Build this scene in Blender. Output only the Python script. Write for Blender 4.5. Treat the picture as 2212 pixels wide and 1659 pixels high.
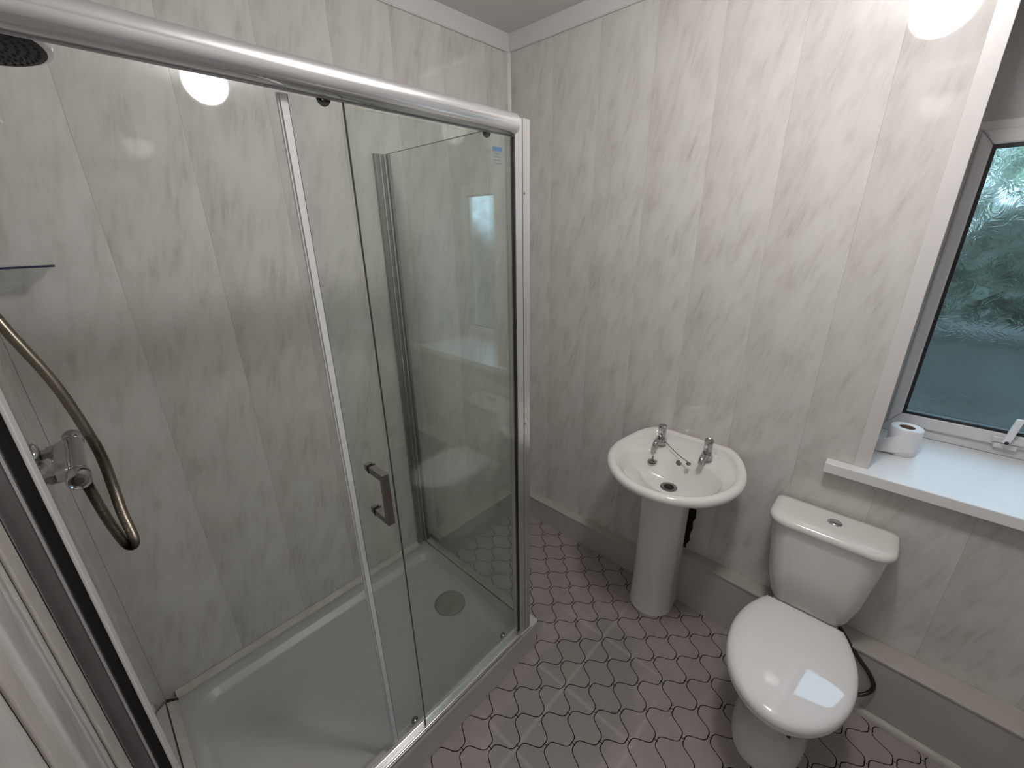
import bpy, math, random
from mathutils import Vector, Matrix
random.seed(7)
for o in list(bpy.data.objects):
    bpy.data.objects.remove(o)
sc = bpy.context.scene
col = sc.collection
S = 1.78                                   # metres per calibration unit (camera height)
PI = math.pi


def W(x, y, z=0.0):
    """calibration units -> metres, room corner at the origin"""
    return Vector((S * (x - 1.005), S * (y - 0.945), S * z))


# ------------------------------------------------------------------ camera
YAW, PITCH, ROLL, FPX = 0.758876, 0.355848, 0.015984, 899.7
fw = Vector((math.cos(YAW) * math.cos(PITCH), math.sin(YAW) * math.cos(PITCH), -math.sin(PITCH)))
rt0 = Vector((math.sin(YAW), -math.cos(YAW), 0))
dn0 = fw.cross(rt0)
rt = rt0 * math.cos(ROLL) + dn0 * math.sin(ROLL)
dn = dn0 * math.cos(ROLL) - rt0 * math.sin(ROLL)
cam = bpy.data.cameras.new('camera')
camo = bpy.data.objects.new('camera', cam)
col.objects.link(camo)
up = -dn
bk = -fw
m = Matrix(((rt.x, up.x, bk.x), (rt.y, up.y, bk.y), (rt.z, up.z, bk.z))).to_4x4()
m.translation = W(0, 0, 1)
camo.matrix_world = m
cam.sensor_fit = 'HORIZONTAL'
cam.sensor_width = 36.0
cam.lens = 36.0 * FPX / 2212.0
cam.clip_start = 0.01
sc.camera = camo

# ------------------------------------------------------------------ world, view
wd = bpy.data.worlds.new('overcast_sky')
sc.world = wd
wd.use_nodes = True
bg = wd.node_tree.nodes['Background']
bg.inputs[0].default_value = (0.50, 0.72, 1.0, 1)
bg.inputs[1].default_value = 6.8
LAMP_STRENGTH = 88.0
vs = sc.view_settings
vs.view_transform = 'Standard'
vs.look = 'None'
vs.exposure = 0.0
vs.gamma = 1.0
vs.use_curve_mapping = False
cy = sc.cycles
cy.max_bounces = 6
cy.diffuse_bounces = 4
cy.glossy_bounces = 4
cy.transmission_bounces = 6
cy.transparent_max_bounces = 14
cy.use_adaptive_sampling = True
cy.adaptive_threshold = 0.12
cy.adaptive_min_samples = 16


# ------------------------------------------------------------------ materials
def new_mat(name):
    mt = bpy.data.materials.new(name)
    mt.use_nodes = True
    nt = mt.node_tree
    return mt, nt, nt.nodes, nt.links, nt.nodes['Principled BSDF']


def simple(name, c, rough=0.4, metal=0.0, spec=0.5, var=0.0, vscale=8.0, bump=0.0, bscale=60.0, coat=0.0):
    mt, nt, N, L, b = new_mat(name)
    b.inputs['Roughness'].default_value = rough
    b.inputs['Metallic'].default_value = metal
    b.inputs['Specular IOR Level'].default_value = spec
    b.inputs['Coat Weight'].default_value = coat
    b.inputs['Coat Roughness'].default_value = 0.05
    tc = N.new('ShaderNodeTexCoord')
    nz = N.new('ShaderNodeTexNoise')
    nz.inputs['Scale'].default_value = vscale
    nz.inputs['Detail'].default_value = 2
    L.new(tc.outputs['Object'], nz.inputs['Vector'])
    mx = N.new('ShaderNodeMix')
    mx.data_type = 'RGBA'
    k = 1.0 - var
    mx.inputs[6].default_value = (c[0], c[1], c[2], 1)
    mx.inputs[7].default_value = (c[0] * k, c[1] * k, c[2] * k * (1 - var * 0.2), 1)
    L.new(nz.outputs['Fac'], mx.inputs[0])
    L.new(mx.outputs[2], b.inputs['Base Color'])
    if bump > 0:
        n2 = N.new('ShaderNodeTexNoise')
        n2.inputs['Scale'].default_value = bscale
        L.new(tc.outputs['Object'], n2.inputs['Vector'])
        bp = N.new('ShaderNodeBump')
        bp.inputs['Strength'].default_value = bump
        bp.inputs['Distance'].default_value = 0.002
        L.new(n2.outputs['Fac'], bp.inputs['Height'])
        L.new(bp.outputs[0], b.inputs['Normal'])
    return mt


def ramp(N, pts):
    r = N.new('ShaderNodeValToRGB')
    e = r.color_ramp.elements
    e[0].position, e[0].color = pts[0][0], pts[0][1]
    e[1].position, e[1].color = pts[1][0], pts[1][1]
    for p, c in pts[2:]:
        x = e.new(p)
        x.color = c
    return r


def math_node(N, L, op, a, b=None):
    n = N.new('ShaderNodeMath')
    n.operation = op
    for i, v in enumerate((a, b)):
        if v is None:
            continue
        if isinstance(v, (int, float)):
            n.inputs[i].default_value = v
        else:
            L.new(v, n.inputs[i])
    return n.outputs[0]


def marble():
    mt, nt, N, L, b = new_mat('marble_panel')
    tc = N.new('ShaderNodeTexCoord')
    oi = N.new('ShaderNodeObjectInfo')
    off = N.new('ShaderNodeVectorMath')
    off.operation = 'SCALE'
    off.inputs[0].default_value = (17.0, 0.0, 41.0)
    L.new(oi.outputs['Random'], off.inputs['Scale'])
    add = N.new('ShaderNodeVectorMath')
    add.operation = 'ADD'
    L.new(tc.outputs['Object'], add.inputs[0])
    L.new(off.outputs[0], add.inputs[1])
    rot = N.new('ShaderNodeMapping')
    rot.inputs['Rotation'].default_value = (0, math.radians(-13), 0)
    L.new(add.outputs[0], rot.inputs['Vector'])

    def noise(scale, s=1.0, detail=5, rough=0.6, dist=0.0):
        mp = N.new('ShaderNodeMapping')
        mp.inputs['Scale'].default_value = scale
        L.new(rot.outputs[0], mp.inputs['Vector'])
        n = N.new('ShaderNodeTexNoise')
        n.inputs['Scale'].default_value = s
        n.inputs['Detail'].default_value = detail
        n.inputs['Roughness'].default_value = rough
        n.inputs['Distortion'].default_value = dist
        L.new(mp.outputs[0], n.inputs['Vector'])
        return n.outputs['Fac']
    streak = noise((54, 8, 8.6), 1.0, 3, 0.6, 0.25)
    broad = noise((15, 4, 6.0), 1.0, 2, 0.55)
    r1 = ramp(N, [(0.42, (0, 0, 0, 1)), (0.76, (1, 1, 1, 1))])
    L.new(streak, r1.inputs[0])
    r2 = ramp(N, [(0.38, (0, 0, 0, 1)), (0.66, (1, 1, 1, 1))])
    L.new(broad, r2.inputs[0])
    a = math_node(N, L, 'MULTIPLY', r1.outputs[0], r2.outputs[0])
    a = math_node(N, L, 'MULTIPLY', a, 0.74)
    a2 = math_node(N, L, 'MULTIPLY', r2.outputs[0], 0.22)
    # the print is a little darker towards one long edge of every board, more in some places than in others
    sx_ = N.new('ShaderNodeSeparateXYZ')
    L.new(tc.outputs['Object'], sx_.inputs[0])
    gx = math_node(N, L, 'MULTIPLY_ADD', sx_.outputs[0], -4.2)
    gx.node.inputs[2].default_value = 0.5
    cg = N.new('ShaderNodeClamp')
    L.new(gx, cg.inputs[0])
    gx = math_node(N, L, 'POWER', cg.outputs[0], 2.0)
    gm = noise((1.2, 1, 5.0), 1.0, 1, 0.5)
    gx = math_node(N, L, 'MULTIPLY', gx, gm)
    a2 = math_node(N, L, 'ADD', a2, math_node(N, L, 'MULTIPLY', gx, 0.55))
    a = math_node(N, L, 'ADD', a, a2)
    # hair-thin broken veins
    v = noise((14, 6, 3.0), 1.6, 3, 0.7, 0.8)
    v = math_node(N, L, 'SUBTRACT', v, 0.5)
    v = math_node(N, L, 'ABSOLUTE', v)
    r3 = ramp(N, [(0.0, (1, 1, 1, 1)), (0.006, (0, 0, 0, 1))])
    L.new(v, r3.inputs[0])
    gate = noise((3, 3, 2.0), 2.3, 2, 0.5)
    r4 = ramp(N, [(0.56, (0, 0, 0, 1)), (0.66, (1, 1, 1, 1))])
    L.new(gate, r4.inputs[0])
    vv = math_node(N, L, 'MULTIPLY', r3.outputs[0], r4.outputs[0])
    vv = math_node(N, L, 'MULTIPLY', vv, 0.3)
    a = math_node(N, L, 'ADD', a, vv)
    cl = N.new('ShaderNodeClamp')
    L.new(a, cl.inputs[0])
    mx = N.new('ShaderNodeMix')
    mx.data_type = 'RGBA'
    mx.inputs[6].default_value = (0.645, 0.628, 0.60, 1)
    mx.inputs[7].default_value = (0.445, 0.425, 0.39, 1)
    L.new(cl.outputs[0], mx.inputs[0])
    L.new(mx.outputs[2], b.inputs['Base Color'])
    b.inputs['Roughness'].default_value = 0.03
    b.inputs['Specular IOR Level'].default_value = 0.7
    return mt


def vinyl():
    """printed vinyl: mauve-grey tiles, a greyer patch, pale straight fold lines 0.305 m apart"""
    mt, nt, N, L, b = new_mat('vinyl_tile')
    g = N.new('ShaderNodeNewGeometry')
    sep = N.new('ShaderNodeSeparateXYZ')
    L.new(g.outputs['Position'], sep.inputs[0])

    def nz(scale, detail=3, rough=0.55):
        n = N.new('ShaderNodeTexNoise')
        n.inputs['Scale'].default_value = scale
        n.inputs['Detail'].default_value = detail
        n.inputs['Roughness'].default_value = rough
        L.new(g.outputs['Position'], n.inputs['Vector'])
        return n.outputs['Fac']

    def line(coord, off):
        a = math_node(N, L, 'SUBTRACT', coord, off)
        a = math_node(N, L, 'DIVIDE', a, 0.3055)
        f = math_node(N, L, 'ROUND', a)
        a = math_node(N, L, 'SUBTRACT', a, f)
        a = math_node(N, L, 'ABSOLUTE', a)
        r = ramp(N, [(0.0, (1, 1, 1, 1)), (0.045, (0, 0, 0, 1))])
        r.color_ramp.interpolation = 'EASE'
        L.new(a, r.inputs[0])
        return r.outputs[0]
    lx = line(sep.outputs[0], -0.492)
    ly = line(sep.outputs[1], -1.012)
    ln = math_node(N, L, 'MAXIMUM', lx, ly)
    # grey patch in front of the shower
    dx = math_node(N, L, 'ADD', sep.outputs[0], 0.78)
    dy = math_node(N, L, 'ADD', sep.outputs[1], 1.06)
    dx = math_node(N, L, 'DIVIDE', dx, 0.46)
    dy = math_node(N, L, 'DIVIDE', dy, 0.22)
    d2 = math_node(N, L, 'ADD', math_node(N, L, 'POWER', math_node(N, L, 'ABSOLUTE', dx), 2.0),
                   math_node(N, L, 'POWER', math_node(N, L, 'ABSOLUTE', dy), 2.0))
    wob = math_node(N, L, 'MULTIPLY', math_node(N, L, 'SUBTRACT', nz(6.0), 0.5), 1.3)
    d2 = math_node(N, L, 'ADD', d2, wob)
    rp = ramp(N, [(0.55, (1, 1, 1, 1)), (1.0, (0, 0, 0, 1))])
    rp.color_ramp.interpolation = 'EASE'
    L.new(d2, rp.inputs[0])
    patch = rp.outputs[0]
    r0 = ramp(N, [(0.35, (0, 0, 0, 1)), (0.7, (1, 1, 1, 1))])
    L.new(nz(9.0, 4), r0.inputs[0])
    m1 = N.new('ShaderNodeMix')
    m1.data_type = 'RGBA'
    m1.inputs[6].default_value = (0.345, 0.298, 0.292, 1)
    m1.inputs[7].default_value = (0.285, 0.250, 0.244, 1)
    L.new(r0.outputs[0], m1.inputs[0])
    m2 = N.new('ShaderNodeMix')
    m2.data_type = 'RGBA'
    L.new(patch, m2.inputs[0])
    L.new(m1.outputs[2], m2.inputs[6])
    m2.inputs[7].default_value = (0.262, 0.240, 0.224, 1)
    fade = math_node(N, L, 'MULTIPLY', ln, 0.5)
    rf = ramp(N, [(0.8, (1, 1, 1, 1)), (1.0, (0.0, 0.0, 0.0, 1))])
    L.new(math_node(N, L, 'MULTIPLY', d2, 0.55), rf.inputs[0])
    fade = math_node(N, L, 'MULTIPLY', fade, rf.outputs[0])
    m3 = N.new('ShaderNodeMix')
    m3.data_type = 'RGBA'
    L.new(fade, m3.inputs[0])
    L.new(m2.outputs[2], m3.inputs[6])
    m3.inputs[7].default_value = (0.42, 0.375, 0.365, 1)
    L.new(m3.outputs[2], b.inputs['Base Color'])
    b.inputs['Roughness'].default_value = 0.42
    b.inputs['Specular IOR Level'].default_value = 0.35
    return mt


def thin_glass(name, tint, rough=0.0, f0=0.045):
    """flat pane: straight-through transmission plus mirror reflection by Schlick's law"""
    mt = bpy.data.materials.new(name)
    mt.use_nodes = True
    nt = mt.node_tree
    N, L = nt.nodes, nt.links
    N.clear()
    out = N.new('ShaderNodeOutputMaterial')
    tr = N.new('ShaderNodeBsdfTransparent')
    tr.inputs[0].default_value = (*tint, 1)
    gl = N.new('ShaderNodeBsdfGlossy')
    gl.inputs['Roughness'].default_value = rough
    gl.inputs[0].default_value = (0.95, 1.0, 0.98, 1)
    lw = N.new('ShaderNodeLayerWeight')
    lw.inputs[0].default_value = 0.5
    p = math_node(N, L, 'POWER', lw.outputs['Facing'], 5.0)
    p = math_node(N, L, 'MULTIPLY', p, 1 - f0)
    p = math_node(N, L, 'ADD', p, f0)
    mx = N.new('ShaderNodeMixShader')
    L.new(p, mx.inputs[0])
    L.new(tr.outputs[0], mx.inputs[1])
    L.new(gl.outputs[0], mx.inputs[2])
    L.new(mx.outputs[0], out.inputs[0])
    return mt


def obscure_glass():
    mt, nt, N, L, b = new_mat('obscure_glass')
    b.inputs['Base Color'].default_value = (0.85, 0.92, 0.86, 1)
    b.inputs['Transmission Weight'].default_value = 1.0
    b.inputs['Roughness'].default_value = 0.11
    b.inputs['IOR'].default_value = 1.45
    tc = N.new('ShaderNodeTexCoord')
    n = N.new('ShaderNodeTexNoise')
    n.inputs['Scale'].default_value = 11
    n.inputs['Detail'].default_value = 1
    L.new(tc.outputs['Object'], n.inputs['Vector'])
    mp = N.new('ShaderNodeVectorMath')
    mp.operation = 'MULTIPLY_ADD'
    mp.inputs[1].default_value = (0.07, 0.07, 0.07)
    L.new(n.outputs['Color'], mp.inputs[0])
    L.new(tc.outputs['Object'], mp.inputs[2])
    wv = N.new('ShaderNodeTexNoise')
    wv.inputs['Scale'].default_value = 21
    wv.inputs['Detail'].default_value = 2
    wv.inputs['Distortion'].default_value = 1.3
    L.new(mp.outputs[0], wv.inputs['Vector'])
    bp = N.new('ShaderNodeBump')
    bp.inputs['Strength'].default_value = 0.6
    bp.inputs['Distance'].default_value = 0.0036
    L.new(wv.outputs['Fac'], bp.inputs['Height'])
    L.new(bp.outputs[0], b.inputs['Normal'])
    return mt


def emission(name, c, s):
    mt, nt, N, L, b = new_mat(name)
    b.inputs['Base Color'].default_value = (0.9, 0.9, 0.88, 1)
    b.inputs['Emission Color'].default_value = (*c, 1)
    b.inputs['Emission Strength'].default_value = s
    return mt


M_ = {}
M_['marble'] = marble()
M_['vinyl'] = vinyl()
M_['grout'] = simple('printed_grout', (0.005, 0.0035, 0.004), 0.8, spec=0.1, var=0.2)
M_['ceiling'] = simple('ceiling_paint', (0.80, 0.79, 0.775), 0.75, var=0.06, bump=0.15, bscale=180)
M_['plaster'] = simple('painted_plaster', (0.55, 0.53, 0.53), 0.7, var=0.15, vscale=5, bump=0.2, bscale=40)
M_['upvc'] = simple('white_plastic_trim', (0.68, 0.66, 0.65), 0.3, var=0.06, vscale=14)
M_['boxing'] = simple('painted_boxing', (0.48, 0.46, 0.438), 0.38, var=0.14, vscale=9)
M_['ledge'] = simple('painted_ledge', (0.50, 0.465, 0.43), 0.45, var=0.22, vscale=16, bump=0.2)
M_['sillpaint'] = simple('sill_gloss', (0.80, 0.80, 0.80), 0.28, var=0.05, vscale=12)
M_['ceramic'] = simple('white_ceramic', (0.76, 0.75, 0.72), 0.09, spec=0.6, var=0.03, coat=0.3)
M_['lidplastic'] = simple('white_lid_plastic', (0.78, 0.77, 0.76), 0.035, spec=0.55, var=0.02)
M_['acrylic'] = simple('tray_acrylic', (0.50, 0.50, 0.49), 0.32, var=0.08, vscale=7)
M_['chrome'] = simple('chrome', (0.72, 0.72, 0.73), 0.10, metal=1.0, var=0.08)
M_['darkchrome'] = simple('tarnished_chrome', (0.36, 0.34, 0.32), 0.22, metal=1.0, var=0.3, vscale=40)
M_['alu'] = simple('polished_aluminium', (0.84, 0.83, 0.84), 0.19, metal=0.82, var=0.08, vscale=6, bump=0.03, bscale=20)
M_['aludark'] = simple('dull_aluminium', (0.34, 0.34, 0.35), 0.30, metal=1.0, var=0.12, vscale=10)
M_['post'] = simple('satin_silver_post', (0.70, 0.69, 0.685), 0.24, metal=0.85, var=0.08, vscale=5)
M_['tapchrome'] = simple('tap_chrome', (0.50, 0.50, 0.50), 0.12, metal=1.0, var=0.1)
M_['hosemetal'] = simple('hose_metal', (0.24, 0.21, 0.175), 0.33, metal=1.0, var=0.3, vscale=40)
M_['black'] = simple('black_rubber', (0.012, 0.012, 0.014), 0.5, var=0.2)
M_['seal'] = simple('clear_seal_strip', (0.62, 0.63, 0.63), 0.25, var=0.08)
M_['mould'] = simple('mouldy_sealant', (0.30, 0.24, 0.17), 0.6, var=0.85, vscale=26)
M_['whiteseal'] = simple('white_sealant', (0.62, 0.60, 0.57), 0.4, var=0.35, vscale=22)
M_['paper'] = simple('tissue_paper', (0.82, 0.81, 0.82), 0.9, var=0.04, bump=0.3, bscale=120)
M_['card'] = simple('cardboard_core', (0.22, 0.15, 0.10), 0.9, var=0.2)
M_['glass'] = thin_glass('shower_glass', (0.955, 0.972, 0.960))
M_['shelfglass'] = thin_glass('shelf_glass', (0.80, 0.84, 0.85))
M_['shelfedge'] = simple('glass_edge', (0.03, 0.03, 0.075), 0.2, var=0.1)
M_['glassedge'] = simple('dark_glass_edge', (0.05, 0.075, 0.065), 0.2, var=0.1)
M_['obscure'] = obscure_glass()
M_['lamp'] = emission('lamp_diffuser', (1.0, 0.968, 0.962), LAMP_STRENGTH)
M_['blue'] = simple('blue_print', (0.07, 0.13, 0.24), 0.5)
M_['grey'] = simple('grey_print', (0.13, 0.16, 0.18), 0.5)
M_['pipe'] = simple('braided_pipe', (0.06, 0.055, 0.05), 0.35, metal=0.6, var=0.4, vscale=90)
M_['holeshade'] = simple('hole_shade', (0.008, 0.007, 0.006), 0.9, var=0.3)  # near black, paints the shade inside openings onto solid parts
M_['grass'] = simple('grass', (0.025, 0.04, 0.02), 0.9, var=0.5, vscale=3)
M_['stone'] = simple('garden_stone', (0.040, 0.050, 0.042), 0.9, var=0.65, vscale=4)
M_['leaf'] = simple('leaf', (0.060, 0.082, 0.062), 0.6, spec=0.15, var=0.5, vscale=2.2)
M_['bark'] = simple('bark', (0.06, 0.045, 0.03), 0.9, var=0.4)
M_['door'] = simple('white_door_paint', (0.62, 0.61, 0.59), 0.35, var=0.05)


# ------------------------------------------------------------------ mesh helpers
class MB:
    def __init__(self):
        self.v, self.f, self.mi = [], [], []

    def add(self, vs, fs, mi=0):
        n = len(self.v)
        self.v += [tuple(p) for p in vs]
        self.f += [tuple(i + n for i in f) for f in fs]
        self.mi += [mi] * len(fs)
        return self

    def hexa(self, p, mi=0):
        """8 corners: bottom ring 0-3, top ring 4-7 (counter-clockwise from above)"""
        return self.add(p, [(3, 2, 1, 0), (4, 5, 6, 7), (0, 1, 5, 4), (1, 2, 6, 5), (2, 3, 7, 6), (3, 0, 4, 7)], mi)

    def box(self, a, b, mi=0):
        x0, x1 = sorted((a[0], b[0]))
        y0, y1 = sorted((a[1], b[1]))
        z0, z1 = sorted((a[2], b[2]))
        return self.hexa([(x0, y0, z0), (x1, y0, z0), (x1, y1, z0), (x0, y1, z0),
                          (x0, y0, z1), (x1, y0, z1), (x1, y1, z1), (x0, y1, z1)], mi)

    def loft(self, rings, cap0=True, cap1=True, mi=0, closed=True):
        n = len(rings[0])
        vs = [p for r in rings for p in r]
        fs = []
        for i in range(len(rings) - 1):
            for j in range(n if closed else n - 1):
                k = (j + 1) % n
                fs.append((i * n + j, i * n + k, (i + 1) * n + k, (i + 1) * n + j))
        if cap0:
            fs.append(tuple(range(n - 1, -1, -1)))
        if cap1:
            b = (len(rings) - 1) * n
            fs.append(tuple(b + j for j in range(n)))
        return self.add(vs, fs, mi)

    def lathe(self, prof, origin, axis=(0, 0, 1), n=32, mi=0, cap0=True, cap1=True):
        """prof: [(radius, height along axis)]"""
        ax = Vector(axis).normalized()
        t = Vector((1, 0, 0)) if abs(ax.x) < 0.9 else Vector((0, 1, 0))
        u = ax.cross(t).normalized()
        w = ax.cross(u)
        o = Vector(origin)
        rings = []
        for r, h in prof:
            rings.append([o + ax * h + (u * math.cos(2 * PI * j / n) + w * math.sin(2 * PI * j / n)) * r
                          for j in range(n)])
        return self.loft(rings, cap0, cap1, mi)

    def tube(self, pts, r, n=12, mi=0, ridged=0.0):
        pts = [Vector(p) for p in pts]
        rings = []
        prev = None
        for i, p in enumerate(pts):
            d = (pts[min(i + 1, len(pts) - 1)] - pts[max(i - 1, 0)]).normalized()
            if prev is None:
                t = Vector((0, 0, 1)) if abs(d.z) < 0.9 else Vector((1, 0, 0))
                u = d.cross(t).normalized()
            else:
                u = (prev - d * prev.dot(d)).normalized()
            prev = u
            w = d.cross(u)
            rr = (r[i] if isinstance(r, (list, tuple)) else r)
            if ridged and i % 2:
                rr *= 1 - ridged
            rings.append([p + (u * math.cos(2 * PI * j / n) + w * math.sin(2 * PI * j / n)) * rr for j in range(n)])
        return self.loft(rings, True, True, mi)

    def sphere(self, c, r, n=16, mi=0, sz=1.0):
        k = n // 2
        prof = [(max(r * math.sin(PI * i / k), 1e-5), -r * sz * math.cos(PI * i / k)) for i in range(k + 1)]
        return self.lathe(prof, c, n=n, mi=mi)

    def build(self, name, mats, parent=None, smooth=40, bevel=0.0, seg=2):
        me = bpy.data.meshes.new(name)
        me.from_pydata(self.v, [], self.f)
        if not isinstance(mats, (list, tuple)):
            mats = [mats]
        for q in mats:
            me.materials.append(q)
        if len(mats) > 1:
            me.polygons.foreach_set('material_index', self.mi)
        me.validate()
        me.update()
        if smooth:
            me.shade_smooth()
            me.set_sharp_from_angle(angle=math.radians(smooth))
        o = bpy.data.objects.new(name, me)
        col.objects.link(o)
        if parent is not None:
            put(o, parent)
        if bevel:
            bm_ = o.modifiers.new('bevel', 'BEVEL')
            bm_.width = bevel
            bm_.segments = seg
            bm_.limit_method = 'ANGLE'
            bm_.angle_limit = math.radians(40)
        return o


def put(o, parent):
    """parent in world coordinates"""
    o.parent = parent
    o.matrix_parent_inverse = world_of(parent).inverted()


def world_of(o):
    mt = Matrix.LocRotScale(o.location, o.rotation_euler, o.scale)
    if o.parent:
        return world_of(o.parent) @ o.matrix_parent_inverse @ mt
    return mt


def tag(o, label, cat=None, kind=None, group=None):
    if label:
        o['label'] = label
    if cat:
        o['category'] = cat
    if kind:
        o['kind'] = kind
    if group:
        o['group'] = group
    return o


def thing(name, label, cat, loc=(0, 0, 0), kind=None):
    o = bpy.data.objects.new(name, None)
    o.empty_display_size = 0.1
    o.location = loc
    col.objects.link(o)
    return tag(o, label, cat, kind)


def bez(pts, per=10):
    """Catmull-Rom through points"""
    P = [Vector(p) for p in pts]
    P = [P[0] * 2 - P[1]] + P + [P[-1] * 2 - P[-2]]
    out = []
    for i in range(1, len(P) - 2):
        for k in range(per):
            t = k / per
            a, b, c, d = P[i - 1], P[i], P[i + 1], P[i + 2]
            out.append(0.5 * ((2 * b) + (c - a) * t + (2 * a - 5 * b + 4 * c - d) * t * t + (3 * b - a - 3 * c + d) * t ** 3))
    out.append(P[-2])
    return out


# ------------------------------------------------------------------ room shell
XL = W(-0.078, 0).x          # shower end wall
YF = W(0, -0.62).y           # wall behind the camera
ZC = 1.487 * S               # ceiling
T = 0.009                    # panel thickness
OY1, OY0 = W(0, -0.014).y, W(0, -0.46).y      # window opening along the right wall
OZ0, OZ1 = 0.520 * S, 1.38 * S
XO = 0.0 + S * 0.30          # outer face of the right wall

floor = MB().box((XL - 0.1, YF - 0.1, -0.12), (XO, 0.1, -0.0013)).build('floor', M_['grout'], smooth=0)
tag(floor, 'mauve grey lantern pattern vinyl floor with dark outlines', 'floor', 'structure')
ceil_ = MB().box((XL - 0.1, YF - 0.1, ZC), (XO, 0.1, ZC + 0.1)).build('ceiling', M_['ceiling'], smooth=0)
tag(ceil_, 'plain off-white painted ceiling', 'ceiling', 'structure')
wb = MB().box((XL - 0.1, T, 0), (XO, 0.1, ZC)).build('wall_back', M_['plaster'], smooth=0)
tag(wb, 'marble effect panelled wall behind the shower', 'wall', 'structure')
wl = MB().box((XL - 0.1, YF - 0.1, 0), (XL - T, T, ZC)).build('wall_left', M_['plaster'], smooth=0)
tag(wl, 'marble effect panelled wall holding the shower mixer', 'wall', 'structure')
wf = MB().box((XL - T, YF - 0.1, 0), (XO, YF - T, ZC)).build('wall_front', M_['plaster'], smooth=0)
tag(wf, 'marble effect panelled wall opposite the shower', 'wall', 'structure')
wr = MB()
wr.box((T, OY1, 0), (XO, T, ZC))
wr.box((T, YF - T, 0), (XO, OY0, ZC))
wr.box((T, OY0, 0), (XO, OY1, OZ0))
wr.box((T, OY0, OZ1), (XO, OY1, ZC))
GX = W(1.258, 0).x                       # window plane
FZ1 = 1.174 * S
wr.box((GX - 0.005, OY0, FZ1), (XO, OY1, OZ1))
wr = wr.build('wall_right', M_['plaster'], smooth=0)
tag(wr, 'marble effect panelled wall with basin, toilet and window', 'wall', 'structure')

_panel = {}


def panel_mesh(w, h):
    key = (round(w, 4), round(h, 4))
    if key in _panel:
        return _panel[key]
    c, g = 0.0004, 0.0001
    a = w / 2 - g
    sec = [(-a, T), (-a, c), (-a + c * 0.8, 0), (a - c * 0.8, 0), (a, c), (a, T)]
    b = MB()
    b.loft([[(x, y, 0) for x, y in sec], [(x, y, h) for x, y in sec]])
    me = bpy.data.meshes.new('panel')
    me.from_pydata(b.v, [], b.f)
    me.materials.append(M_['marble'])
    me.update()
    _panel[key] = me
    return me


def panels(wall, joints, z0, z1, place, rz):
    for p, q in zip(joints[:-1], joints[1:]):
        w = abs(q - p)
        o = bpy.data.objects.new('panel', panel_mesh(w, z1 - z0))
        x, y = place((p + q) / 2)
        o.location = (x, y, z0)
        o.rotation_euler = (0, 0, rz)
        col.objects.link(o)
        put(o, wall)


ZP = 1.45 * S
st = 0.1408
ja = [XL] + [W(0.9145 - st * k, 0).x for k in range(6, -1, -1)] + [0.0]
panels(wb, ja, 0.0, ZC, lambda c: (c, 0.0), 0.0)
jl = [0.0]
while jl[-1] - 0.2475 > YF:
    jl.append(jl[-1] - 0.2475)
jl.append(YF)
panels(wl, jl, 0.0, ZC, lambda c: (XL, c), PI / 2)
jb = [0.0] + [W(0, 0.7915 - 0.139 * k).y for k in range(6)]
panels(wr, [jb[-1], OY1], OZ0, ZC, lambda c: (0.0, c), -PI / 2)
panels(wr, jb, 0.0, ZC, lambda c: (0.0, c), -PI / 2)
jc = [jb[-1]] + [W(0, -0.042 - 0.139 * k).y for k in range(3)] + [OY0]
panels(wr, jc, 0.0, OZ0, lambda c: (0.0, c), -PI / 2)
panels(wr, [OY1] + jc[1:], OZ1, ZC, lambda c: (0.0, c), -PI / 2)
panels(wr, [OY0, YF], 0.0, ZC, lambda c: (0.0, c), -PI / 2)
jf = [XL + 0.2475 * k for k in range(8)]
jf = [x for x in jf if x < -0.02] + [0.0]
panels(wf, jf, 0.0, ZC, lambda c: (c, YF), PI)

for ya_, yb_ in ((0.412, 0.4455), (0.300, 0.322)):
    MB().box((XL + 0.0003, W(0, ya_).y, 0.001), (XL + 0.005, W(0, yb_).y, 1.40 * S)).build('jamb_strip', M_['ledge'], wl, smooth=0, bevel=0.002)
# jagged thin plate, its black paints the shade of a break in the panelling
gp = [(0.302, 0.290), (0.281, 0.290), (0.280, 0.262), (0.285, 0.250), (0.283, 0.226), (0.288, 0.205), (0.286, 0.186),
      (0.293, 0.168), (0.292, 0.158), (0.312, 0.158), (0.309, 0.200), (0.304, 0.235)]
b = MB()
b.loft([[W(1.005, y, z) + Vector((0.002, 0, 0)) for y, z in gp], [W(1.005, y, z) + Vector((-0.0015, 0, 0)) for y, z in gp]])
o = b.build('gap_shade', M_['holeshade'], wr, smooth=0)
o['label'] = 'ragged black plate painted as the shade of a break in the panelling behind the basin pedestal'


# cornices (coved strip): profile in (distance from wall, height below ceiling)
def cornice(name, p0, p1, inward, label):
    h, d = 0.063, 0.022
    prof = [(0, 0), (0, -h), (0.004, -h - 0.003), (0.008, -h + 0.002), (0.010, -0.040), (0.013, -0.018), (d, 0)]
    inw = Vector(inward)
    ra, rb = [], []
    for q, r in ((p0, ra), (p1, rb)):
        for a, z in prof:
            r.append(Vector((q[0], q[1], ZC + z)) + inw * a)
    o = MB().loft([ra, rb]).build(name, M_['upvc'], smooth=25)
    return tag(o, label, 'cornice', 'structure')


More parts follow.
